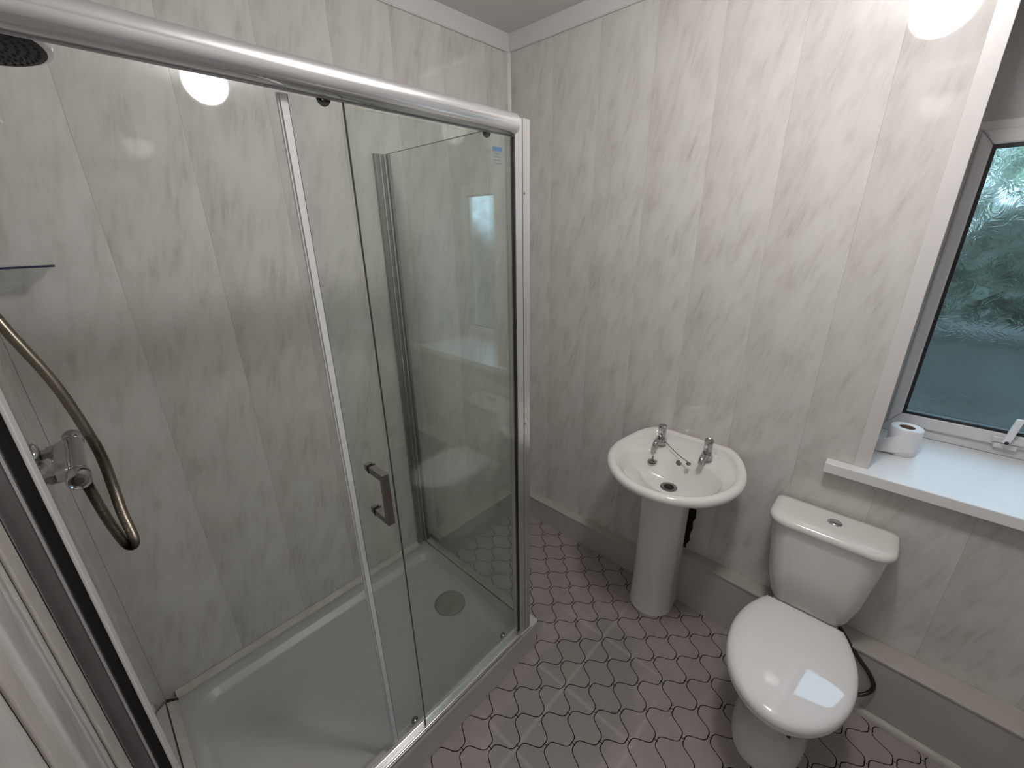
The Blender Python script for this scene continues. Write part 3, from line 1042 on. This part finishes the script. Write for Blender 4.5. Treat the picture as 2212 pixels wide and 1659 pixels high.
rz = 1.1625 * S
rc = Vector((W(-0.0025, 0).x, W(0, 0.645).y, rz))
sh = thing('overhead_shower', 'round chrome overhead shower rose with dark nozzle face', 'shower head', rc)
tl = Vector((0.06, 0.10, 1)).normalized()
rs = MB().lathe([(0.093, 0.000), (0.100, 0.003), (0.101, 0.010), (0.085, 0.020), (0.030, 0.032), (0.016, 0.045), (0.012, 0.060)], rc, tl, 40).build('rose', M_['chrome'], sh)
MB().lathe([(0.0905, -0.0015), (0.0935, 0.0005)], rc, tl, 40).build('nozzle_face', M_['black'], sh)
noz = MB()
u = tl.cross(Vector((0, 1, 0))).normalized()
w_ = tl.cross(u)
for ring_ in range(1, 8):
    for k in range(ring_ * 6):
        a = 2 * PI * k / (ring_ * 6)
        p = rc + (u * math.cos(a) + w_ * math.sin(a)) * 0.0118 * ring_ - tl * 0.0015
        noz.lathe([(0.0024, 0), (0.0017, 0.002)], p, -tl, 6)
o = noz.build('nozzles', simple('nozzle_rubber', (0.05, 0.05, 0.052), 0.6), sh)
o['kind'] = 'stuff'
at = rc + tl * 0.055
MB().tube(bez([at, at + Vector((0, 0, 0.03)), at + Vector((-0.02, 0, 0.05)), Vector((XL + 0.012, at.y, at.z + 0.055)), Vector((XL + 0.001, at.y, at.z + 0.055))], 8), 0.0105, 14).build('arm', M_['chrome'], sh)
MB().lathe([(0.030, 0.0), (0.028, 0.005), (0.014, 0.010)], (XL + 0.0004, at.y, at.z + 0.055), (1, 0, 0), 24).build('flange', M_['chrome'], sh)

shf = thing('corner_shelf', 'small clear glass shelf in the shower corner', 'shelf', W(-0.04, 0.92, 0.96))
a, c = W(-0.0775, 0.882, 0.960), W(0.002, 0.944, 0.960)
MB().box((a.x, a.y, a.z), (c.x, c.y, a.z + 0.005)).build('glass_plate', M_['shelfglass'], shf, smooth=0)
MB().box((a.x, a.y - 0.001, a.z), (c.x + 0.001, a.y - 0.0001, a.z + 0.005)).build('front_edge', M_['shelfedge'], shf, smooth=0)
q = W(-0.0775, 0.90, 0.925)
MB().hexa([(q.x, q.y - 0.014, q.z), (q.x + 0.030, q.y - 0.010, q.z), (q.x + 0.030, q.y + 0.010, q.z), (q.x, q.y + 0.014, q.z),
           (q.x, q.y - 0.014, a.z - 0.0003), (q.x + 0.022, q.y - 0.010, a.z - 0.0003), (q.x + 0.022, q.y + 0.010, a.z - 0.0003), (q.x, q.y + 0.014, a.z - 0.0003)]
          ).build('bracket', M_['darkchrome'], shf, bevel=0.002)

# ------------------------------------------------------------------ pedestal and basin
def P2(u, v, z, yc):
    """u metres out from the right wall, v metres to the left along it"""
    return Vector((-u, yc + v, z))


ped = MB()
rings = []
ZB = 0.40 * S
YPD = W(0, 0.340).y
for z, hw, fr in ((0.0, 0.102, 0.252), (0.006, 0.101, 0.251), (0.15, 0.097, 0.247), (0.40, 0.095, 0.246), (0.58, 0.097, 0.248), (ZB - 0.034, 0.102, 0.253)):
    r = []
    n = 24
    for k in range(n + 1):
        t = -PI / 2 + PI * k / n
        r.append(P2(0.150 + (fr - 0.150) * max(math.cos(t), 0), hw * math.sin(t), z, YPD))
    r.append(P2(0.062, hw * 0.93, z, YPD))
    r.append(P2(0.062, -hw * 0.93, z, YPD))
    rings.append(r)
o = ped.loft(rings).build('basin_pedestal', M_['ceramic'], smooth=50)
tag(o, 'white ceramic half-round pedestal column under the basin', 'pedestal')

basin = thing('wash_basin', 'white oval ceramic basin with two chrome pillar taps', 'basin', (0, YP, 0.80))
YBC = W(0, 0.3155).y
ZRIM = 0.480 * S


def ring(cu, a, bf, bb, zf, n=64, back=0.0012, power=1.0):
    out = []
    for k in range(n):
        t = 2 * PI * k / n
        c, s = math.cos(t), math.sin(t)
        u = cu + (bf if c > 0 else bb) * c
        v = a * s
        z = zf(u) if callable(zf) else zf
        out.append(P2(max(u, back), v, z, YBC))
    return out


def ztop(d):
    def f(u):
        s = min(max((0.17 - u) / 0.17, 0), 1)
        return ZRIM + d + 0.030 * s * s * (3 - 2 * s)
    return f


CU = 0.205
A, BF, BB = 0.274, 0.292, 0.262
rings = [ring(0.15, 0.060, 0.05, 0.05, ZB - 0.033), ring(0.155, 0.110, 0.100, 0.09, ZB - 0.0325),
         ring(0.165, 0.150, 0.140, 0.13, ZB + 0.035), ring(0.185, 0.205, 0.205, 0.17, ZRIM - 0.075),
         ring(CU, 0.244, 0.258, 0.222, ztop(-0.052)), ring(CU, A - 0.006, BF - 0.006, BB - 0.004, ztop(-0.036)),
         ring(CU, A, BF, BB, ztop(-0.022)), ring(CU, A - 0.002, BF - 0.002, BB - 0.001, ztop(-0.009)),
         ring(CU, A - 0.010, BF - 0.010, BB - 0.006, ztop(-0.001)), ring(CU, A - 0.022, BF - 0.022, BB - 0.010, ztop(0.0)),
         ring(CU, A - 0.033, BF - 0.033, BB - 0.030, ztop(-0.003), back=0.022), ring(CU, A - 0.038, BF - 0.038, BB - 0.036, ztop(-0.010), back=0.028),
         ring(CU + 0.005, A - 0.046, BF - 0.044, BB - 0.05, lambda u: ZRIM - 0.014 + 0.012 * min(max((0.17 - u) / 0.17, 0), 1), back=0.036),
         ring(CU + 0.045, 0.210, 0.192, 0.142, ZRIM - 0.020), ring(CU + 0.047, 0.203, 0.184, 0.132, ZRIM - 0.030),
         ring(CU + 0.049, 0.190, 0.170, 0.118, ZRIM - 0.060), ring(CU + 0.050, 0.168, 0.150, 0.102, ZRIM - 0.092),
         ring(CU + 0.045, 0.132, 0.114, 0.084, ZRIM - 0.114), ring(CU + 0.030, 0.090, 0.082, 0.062, ZRIM - 0.126),
         ring(CU + 0.012, 0.045, 0.045, 0.040, ZRIM - 0.130), ring(CU + 0.008, 0.012, 0.012, 0.012, ZRIM - 0.131)]
MB().loft(rings).build('bowl', M_['ceramic'], basin, smooth=60)
wc = P2(CU + 0.014, 0.004, ZRIM - 0.1302, YBC)
ws = MB().lathe([(0.021, 0.0), (0.034, 0.0005), (0.035, 0.0025), (0.031, 0.0045), (0.022, 0.003)], wc, n=32).build('waste_ring', M_['darkchrome'], basin)
MB().lathe([(0.0215, 0.0), (0.0215, 0.0032)], wc, n=32).build('waste_shade', M_['holeshade'], ws)  # solid disc coloured as the shade down the waste
oc = P2(CU + 0.048 - 0.122, 0.006, ZRIM - 0.050, YBC)
MB().lathe([(0.0005, 0.0025), (0.009, 0.003), (0.0125, 0.001), (0.0125, -0.012)], oc, (-0.9, 0, 0.42), 24).build('overflow', M_['darkchrome'], basin)


def pillar_tap(c):
    """spout points into the room (-x)"""
    tp = MB().lathe([(0.021, 0.0), (0.0235, 0.002), (0.0235, 0.014), (0.0195, 0.030), (0.0165, 0.040)], c, n=28).build('tap', M_['tapchrome'], basin)
    sp_ = bez([c + Vector((-0.006, 0, 0.016)), c + Vector((-0.028, 0, 0.024)), c + Vector((-0.052, 0, 0.026)), c + Vector((-0.064, 0, 0.018)), c + Vector((-0.066, 0, 0.004))], 6)
    MB().tube(sp_, [0.0135] * 12 + [0.0115] * 13, 16).build('spout', M_['tapchrome'], tp)
    MB().lathe([(0.0160, 0.038), (0.0172, 0.044), (0.0182, 0.085), (0.0178, 0.090), (0.0150, 0.0915), (0.0145, 0.0900), (0.0005, 0.0900)], c, n=12).build('tap_head', M_['tapchrome'], tp, smooth=20)
    lev = MB().tube([c + Vector((-0.015, 0, 0.066)), c + Vector((-0.030, 0, 0.067))], 0.0035, 10)
    lev.sphere(c + Vector((-0.033, 0, 0.067)), 0.0062, 14)
    lev.build('indicator_knob', M_['seal'], tp)
    return tp


t1 = P2(S * 0.054, W(0, 0.377).y - YBC, ZRIM - 0.0030, YBC)
t2 = P2(S * 0.056, W(0, 0.263).y - YBC, ZRIM - 0.0030, YBC)
pillar_tap(t1)
pillar_tap(t2)
sb = bez([P2(0.0035, v, ZRIM + 0.0285, YBC) for v in (-0.160, -0.08, 0.0, 0.08, 0.160)], 4)
MB().tube(sb, 0.0034, 8).build('sealant_bead', simple('old_sealant', (0.66, 0.61, 0.50), 0.5, var=0.3, vscale=20), basin)
# ball chain with plug: from the stay between the taps, round the left tap, plug hanging off its spout
stay = P2(S * 0.093, W(0, 0.290).y - YBC, ZRIM - 0.019, YBC)
MB().lathe([(0.0095, 0.0), (0.010, 0.002), (0.006, 0.006), (0.0004, 0.0065)], stay, (-0.35, 0, 1), 20).build('chain_stay', M_['darkchrome'], basin)
ch = MB()
p0, p1 = stay + Vector((0.004, 0.002, 0.005)), t1 + Vector((-0.004, -0.0245, 0.014))
n = 46
for k in range(n + 1):
    t = k / n
    p = p0.lerp(p1, t) + Vector((0, 0, -0.006 * math.sin(PI * t)))
    ch.sphere(p, 0.0021, 8)
ch.tube([p0.lerp(p1, k / 12) + Vector((0, 0, -0.006 * math.sin(PI * k / 12))) for k in range(13)], 0.0009, 6)
o = ch.build('ball_chain', M_['darkchrome'], basin)
ps = t1 + Vector((-0.067, 0.0, 0.002))
ch2 = MB()
pl = ps + Vector((-0.004, 0.001, -0.066))
for k in range(12):
    ch2.sphere(ps.lerp(pl + Vector((0, 0, 0.026)), k / 11), 0.0020, 8)
ch2.build('ball_chain', M_['chrome'], basin)
pg = MB().lathe([(0.019, 0.0), (0.021, 0.002), (0.020, 0.005), (0.006, 0.008), (0.0035, 0.012), (0.0035, 0.026), (0.0005, 0.027)], pl, (0.05, 0, 1), 24).build('plug', M_['darkchrome'], basin)
MB().lathe([(0.0165, -0.006), (0.0192, 0.0)], pl, (0.05, 0, 1), 24).build('plug_rubber', M_['black'], pg)

# ------------------------------------------------------------------ toilet
YTO = W(0, 0.008).y
wcn = thing('toilet', 'white close-coupled toilet with closed lid and dual flush button', 'toilet', (-0.35, YTO, 0))


def drect(u0, u1, hw, r, z, yc, n=8, rb=None):
    """rounded rectangle, u0 at the wall side; big radius at the room side"""
    rb = rb if rb is not None else r * 0.4
    out = []
    for cu, cv, rr, a0 in ((u1 - r, hw - r, r, 90), (u0 + rb, hw - rb, rb, 180 - 180), (u0 + rb, -(hw - rb), rb, 0), (u1 - r, -(hw - r), r, 0)):
        pass
    # order: +v back -> +v front -> -v front -> -v back
    for k in range(n + 1):
        a = PI / 2 * k / n
        out.append(P2(u0 + rb - rb * math.cos(a), hw - rb + rb * math.sin(a), z, yc))
    for k in range(n + 1):
        a = PI / 2 * k / n
        out.append(P2(u1 - r + r * math.sin(a), hw - r + r * math.cos(a), z, yc))
    for k in range(n + 1):
        a = PI / 2 * k / n
        out.append(P2(u1 - r + r * math.cos(a), -(hw - r) - r * math.sin(a), z, yc))
    for k in range(n + 1):
        a = PI / 2 * k / n
        out.append(P2(u0 + rb - rb * math.sin(a), -(hw - rb) - rb * math.cos(a), z, yc))
    return out


YCI = W(0, 0.0075).y
zc0, zc1 = 0.366, 0.4105 * S
b = MB()
b.loft([drect(0.028, 0.135, 0.105, 0.035, zc0, YCI), drect(0.026, 0.150, 0.122, 0.045, zc0 + 0.008, YCI),
        drect(0.024, 0.158, 0.128, 0.05, zc0 + 0.03, YCI), drect(0.022, 0.168, 0.149, 0.055, zc0 + 0.12, YCI),
        drect(0.020, 0.176, 0.166, 0.06, zc1 - 0.09, YCI), drect(0.020, 0.180, 0.173, 0.06, zc1, YCI)])
ci = b.build('cistern', M_['ceramic'], wcn, smooth=50)
b = MB()
b.loft([drect(0.016, 0.184, 0.177, 0.062, zc1 + 0.0006, YCI), drect(0.012, 0.194, 0.186, 0.066, zc1 + 0.004, YCI),
        drect(0.011, 0.196, 0.188, 0.066, zc1 + 0.014, YCI), drect(0.012, 0.193, 0.186, 0.064, zc1 + 0.024, YCI),
        drect(0.017, 0.184, 0.180, 0.060, zc1 + 0.032, YCI), drect(0.035, 0.160, 0.160, 0.05, zc1 + 0.0355, YCI)])
cl = b.build('cistern_lid', M_['ceramic'], wcn, smooth=60)
bc = P2(0.098, W(0, 0.003).y - YCI, zc1 + 0.0345, YCI)
fb = MB().lathe([(0.0225, 0.0), (0.0225, 0.003), (0.019, 0.0055), (0.0165, 0.004)], bc, n=32).build('button_ring', M_['chrome'], cl)
MB().lathe([(0.0160, 0.0), (0.0160, 0.005), (0.012, 0.0065), (0.0005, 0.0065)], bc, n=32).build('flush_button', M_['chrome'], fb)


def pan_ring(u0, u1, hw, z, sq=2.0, uc=None, n=48):
    uc = uc if uc is not None else (u0 + u1) / 2
    out = []
    for k in range(n):
        t = 2 * PI * k / n
        c, s = math.cos(t), math.sin(t)
        cc = math.copysign(abs(c) ** (2 / sq), c)
        ss = math.copysign(abs(s) ** (2 / sq), s)
        u = uc + ((u1 - uc) if c > 0 else (uc - u0)) * cc
        out.append(P2(u, hw * ss, z, YTO))
    return out


ZP_ = 0.405
b = MB()
b.loft([pan_ring(0.13, 0.575, 0.118, 0.0, 2.4), pan_ring(0.13, 0.575, 0.118, 0.012, 2.4), pan_ring(0.135, 0.560, 0.106, 0.04, 2.4),
        pan_ring(0.14, 0.548, 0.096, 0.10, 2.3), pan_ring(0.14, 0.556, 0.098, 0.17, 2.2), pan_ring(0.125, 0.588, 0.116, 0.24, 2.1),
        pan_ring(0.14, 0.640, 0.146, 0.31, 2.1), pan_ring(0.19, 0.676, 0.162, 0.36, 2.1), pan_ring(0.225, 0.690, 0.168, 0.388, 2.1),
        pan_ring(0.230, 0.688, 0.166, 0.401, 2.1), pan_ring(0.245, 0.676, 0.154, ZP_, 2.1)])
pan = b.build('pan', M_['ceramic'], wcn, smooth=60)
# cistern shelf joining pan and cistern
MB().loft([drect(0.06, 0.24, 0.095, 0.03, 0.30, YTO), drect(0.05, 0.245, 0.105, 0.03, zc0 - 0.004, YTO), drect(0.055, 0.235, 0.10, 0.03, zc0 - 0.0006, YTO)]).build('shelf', M_['ceramic'], wcn, smooth=50)


def lid_ring(sc_, z, du=0.0, n=72, tilt=0.0):
    """D-shaped outline: straight hinge edge, rounded front"""
    out = []
    UH, UF, UW, HW, HH = 0.246, 0.716, 0.455, 0.178, 0.120
    cu = 0.455
    pts = []
    m_ = n // 2
    for k in range(m_ + 1):          # front half ellipse, +v to -v
        t = PI / 2 - PI * k / m_
        c, s = math.cos(t), math.sin(t)
        pts.append((UW + (UF - UW) * abs(c) ** 0.96, HW * s))
    side = []
    for k in range(1, 9):            # -v side back to hinge
        q = k / 8
        side.append((UW - (UW - UH) * q, -(HW - (HW - HH) * q ** 2.1)))
    pts += side
    for k in range(1, 6):
        pts.append((UH - 0.002 * math.sin(PI * k / 6), -HH + 2 * HH * k / 6))
    pts += [(u, -v) for u, v in reversed(side)]
    for u, v in pts:
        uu = cu + (u - cu) * sc_
        out.append(P2(uu + du, v * sc_, z + (z and tilt * (uu - 0.262)), YTO))
    return out


MB().loft([lid_ring(0.955, 0.408), lid_ring(0.985, 0.409), lid_ring(0.995, 0.416), lid_ring(0.99, 0.426), lid_ring(0.965, 0.4285)]).build('seat', M_['lidplastic'], wcn, smooth=60)
tl_ = -0.012
MB().loft([lid_ring(0.97, 0.4300, tilt=tl_), lid_ring(1.0, 0.4305, tilt=tl_), lid_ring(1.008, 0.436, tilt=tl_), lid_ring(1.002, 0.445, tilt=tl_),
           lid_ring(0.985, 0.453, tilt=tl_), lid_ring(0.955, 0.459, tilt=tl_), lid_ring(0.90, 0.4635, tilt=tl_), lid_ring(0.80, 0.4670, tilt=tl_),
           lid_ring(0.60, 0.4700, tilt=tl_), lid_ring(0.35, 0.4717, tilt=tl_), lid_ring(0.1, 0.4722, tilt=tl_)]).build('lid', M_['lidplastic'], wcn, smooth=60)
for v in (-0.07, 0.07):
    MB().lathe([(0.008, -0.018), (0.008, 0.018)], P2(0.238, v, 0.424, YTO), (0, 1, 0), 18).build('hinge', M_['lidplastic'], wcn)
for u, v, z in ((0.535, 0.1020, 0.285), (0.618, -0.056, 0.300)):
    MB().sphere(P2(u, v, z, YTO), 0.0055, 12).build('fixing_cap', M_['black'], wcn)
hq = [W(0.958, -0.040, 0.205), W(0.958, -0.068, 0.168), W(0.950, -0.098, 0.138), W(0.950, -0.122, 0.112), W(0.946, -0.134, 0.092), W(0.942, -0.131, 0.073), W(0.930, -0.115, 0.062), W(0.920, -0.090, 0.066)]
sh_ = MB().tube(bez(hq, 12), 0.0072, 12, ridged=0.06).build('supply_hose', M_['pipe'], wcn, smooth=60)
MB().lathe([(0.011, 0), (0.011, 0.016), (0.009, 0.018), (0.009, 0.030)], W(0.930, -0.113, 0.0625), (-0.5, 0.85, 0.1), 8).build('hose_nut', M_['darkchrome'], sh_, smooth=20)

# ------------------------------------------------------------------ toilet roll on the sill
rl = thing('toilet_roll', 'white toilet roll with loose end standing on the window sill', 'toilet roll', W(1.130, -0.062, 0.542))
rcx = W(1.133, -0.062)
r0, r1, hR = 0.023, 0.0475, 0.104
MB().lathe([(r0, 0.0006), (r1 - 0.002, 0.0006), (r1, 0.003), (r1, hR - 0.003), (r1 - 0.002, hR), (r0, hR), (r0, 0.0006)], (rcx.x, rcx.y, ZS), n=48, cap0=False, cap1=False).build('paper', M_['paper'], rl)
MB().lathe([(r0 - 0.0015, 0.001), (r0 - 0.0002, 0.001), (r0 - 0.0002, hR - 0.002), (r0 - 0.0015, hR - 0.002), (r0 - 0.0015, 0.001)], (rcx.x, rcx.y, ZS), n=32, cap0=False, cap1=False).build('core', M_['card'], rl)
ra, rb = [], []
for k in range(15):
    t = k / 14
    if k < 6:
        a = math.radians(250 - 60 * (k / 5))
        x, y = rcx.x + (r1 + 0.0008) * math.cos(a), rcx.y + (r1 + 0.0008) * math.sin(a)
        x0_, y0_ = x, y
    else:
        q = (k - 5) / 9
        ex, ey = rcx.x - 0.047, OY1 - 0.004
        x, y = x0_ + (ex - x0_) * q, y0_ + (ey - y0_) * q
        x -= 0.010 * math.sin(PI * q)
    q = max(0, (k - 5) / 9)
    ra.append((x, y, ZS + 0.0012 + 0.020 * (1 - q) if k < 6 else ZS + 0.0012 + 0.018 * (1 - q)))
    rb.append((x + 0.02 * q, y - 0.012 * q, ZS + hR - 0.002 - 0.06 * q))
b = MB()
nn = len(ra)
off = Vector((0.0009, 0.0006, 0))
b.loft([ra, rb, [Vector(p) + off for p in rb], [Vector(p) + off for p in ra]], False, False, closed=False)
b.build('loose_sheet', M_['paper'], rl)

# ------------------------------------------------------------------ garden seen through the obscure glass
gr = MB().box((XO + 0.001, -60, -0.9), (90, 60, -0.6)).build('garden_lawn', M_['grass'], smooth=0)
tag(gr, 'dark green lawn outside the window', 'lawn', 'structure')
gw = MB()
xw = 2.0
gw.box((xw, -8, -0.6), (xw + 0.22, 5, 1.10))
gw.box((xw - 0.03, -8, 1.10), (xw + 0.25, 5, 1.16))
o = gw.build('garden_wall', M_['stone'], smooth=0, bevel=0.01)
tag(o, 'low grey garden wall blurred behind the window glass', 'garden wall')
hg = thing('garden_hedge', 'leafy green hedge above the garden wall, blurred by the window glass', 'hedge', (xw + 0.8, -1.8, -0.6))
rnd = random.Random(3)
lv = MB()
for k in range(14000):
    y = rnd.uniform(-5.0, 2.6)
    top = 1.62 + 0.16 * math.sin(y * 2.3) + 0.10 * math.sin(y * 5.1 + 1)
    z = -0.5 + (top + 0.5) * (rnd.random() ** 0.75)
    x = xw + 0.45 + 0.25 * rnd.random() + 0.12 * math.sin(y * 3 + z * 4)
    if rnd.random() < 0.05:
        z = top + rnd.random() ** 1.5 * 0.95
    n_ = Vector((rnd.gauss(-0.6, 0.5), rnd.gauss(0, 0.6), rnd.gauss(0.5, 0.5))).normalized()
    t_ = n_.cross(Vector((rnd.gauss(0, 1), rnd.gauss(0, 1), rnd.gauss(0, 1)))).normalized()
    s_ = n_.cross(t_)
    l = rnd.uniform(0.06, 0.11)
    c = Vector((x, y, z))
    lv.add([c - t_ * l, c + s_ * l * 0.45, c + t_ * l, c - s_ * l * 0.45], [(0, 1, 2, 3)])
o = lv.build('leaves', M_['leaf'], hg, smooth=0)
o['kind'] = 'stuff'
tr = thing('garden_tree', 'pale green tree crown blurred at the top of the window glass', 'tree', (4.3, -2.9, -0.6))
tv = MB()
for k in range(5200):
    d = Vector((rnd.gauss(0, 1), rnd.gauss(0, 1), rnd.gauss(0, 1))).normalized() * rnd.random() ** 0.4
    c = Vector((4.3 + d.x * 0.9, -2.9 + d.y * 2.3, 2.25 + d.z * 1.05))
    n_ = Vector((rnd.gauss(-0.5, 0.5), rnd.gauss(0, 0.6), rnd.gauss(0.6, 0.5))).normalized()
    t_ = n_.cross(Vector((rnd.gauss(0, 1), rnd.gauss(0, 1), rnd.gauss(0, 1)))).normalized()
    s_ = n_.cross(t_)
    l = rnd.uniform(0.05, 0.09)
    tv.add([c - t_ * l, c + s_ * l * 0.5, c + t_ * l, c - s_ * l * 0.5], [(0, 1, 2, 3)])
o = tv.build('leaves', simple('pale_leaf', (0.22, 0.33, 0.21), 0.5, spec=0.2, var=0.5, vscale=2.0), tr, smooth=0)
o['kind'] = 'stuff'
MB().tube([(4.3, -2.9, -0.6), (4.28, -2.88, 0.8), (4.33, -2.93, 1.9)], [0.14, 0.11, 0.07], 12).build('trunk', M_['bark'], tr)
st_ = MB()
for k in range(26):
    y = -5 + k * 0.3 + rnd.uniform(-0.08, 0.08)
    x = xw + 0.6
    st_.tube([(x, y, -0.6), (x + rnd.uniform(-0.05, 0.05), y + rnd.uniform(-0.1, 0.1), 0.6), (x + rnd.uniform(-0.1, 0.1), y + rnd.uniform(-0.2, 0.2), 1.9)], [0.02, 0.014, 0.005], 6)
o = st_.build('stems', M_['bark'], hg)
o['kind'] = 'stuff'
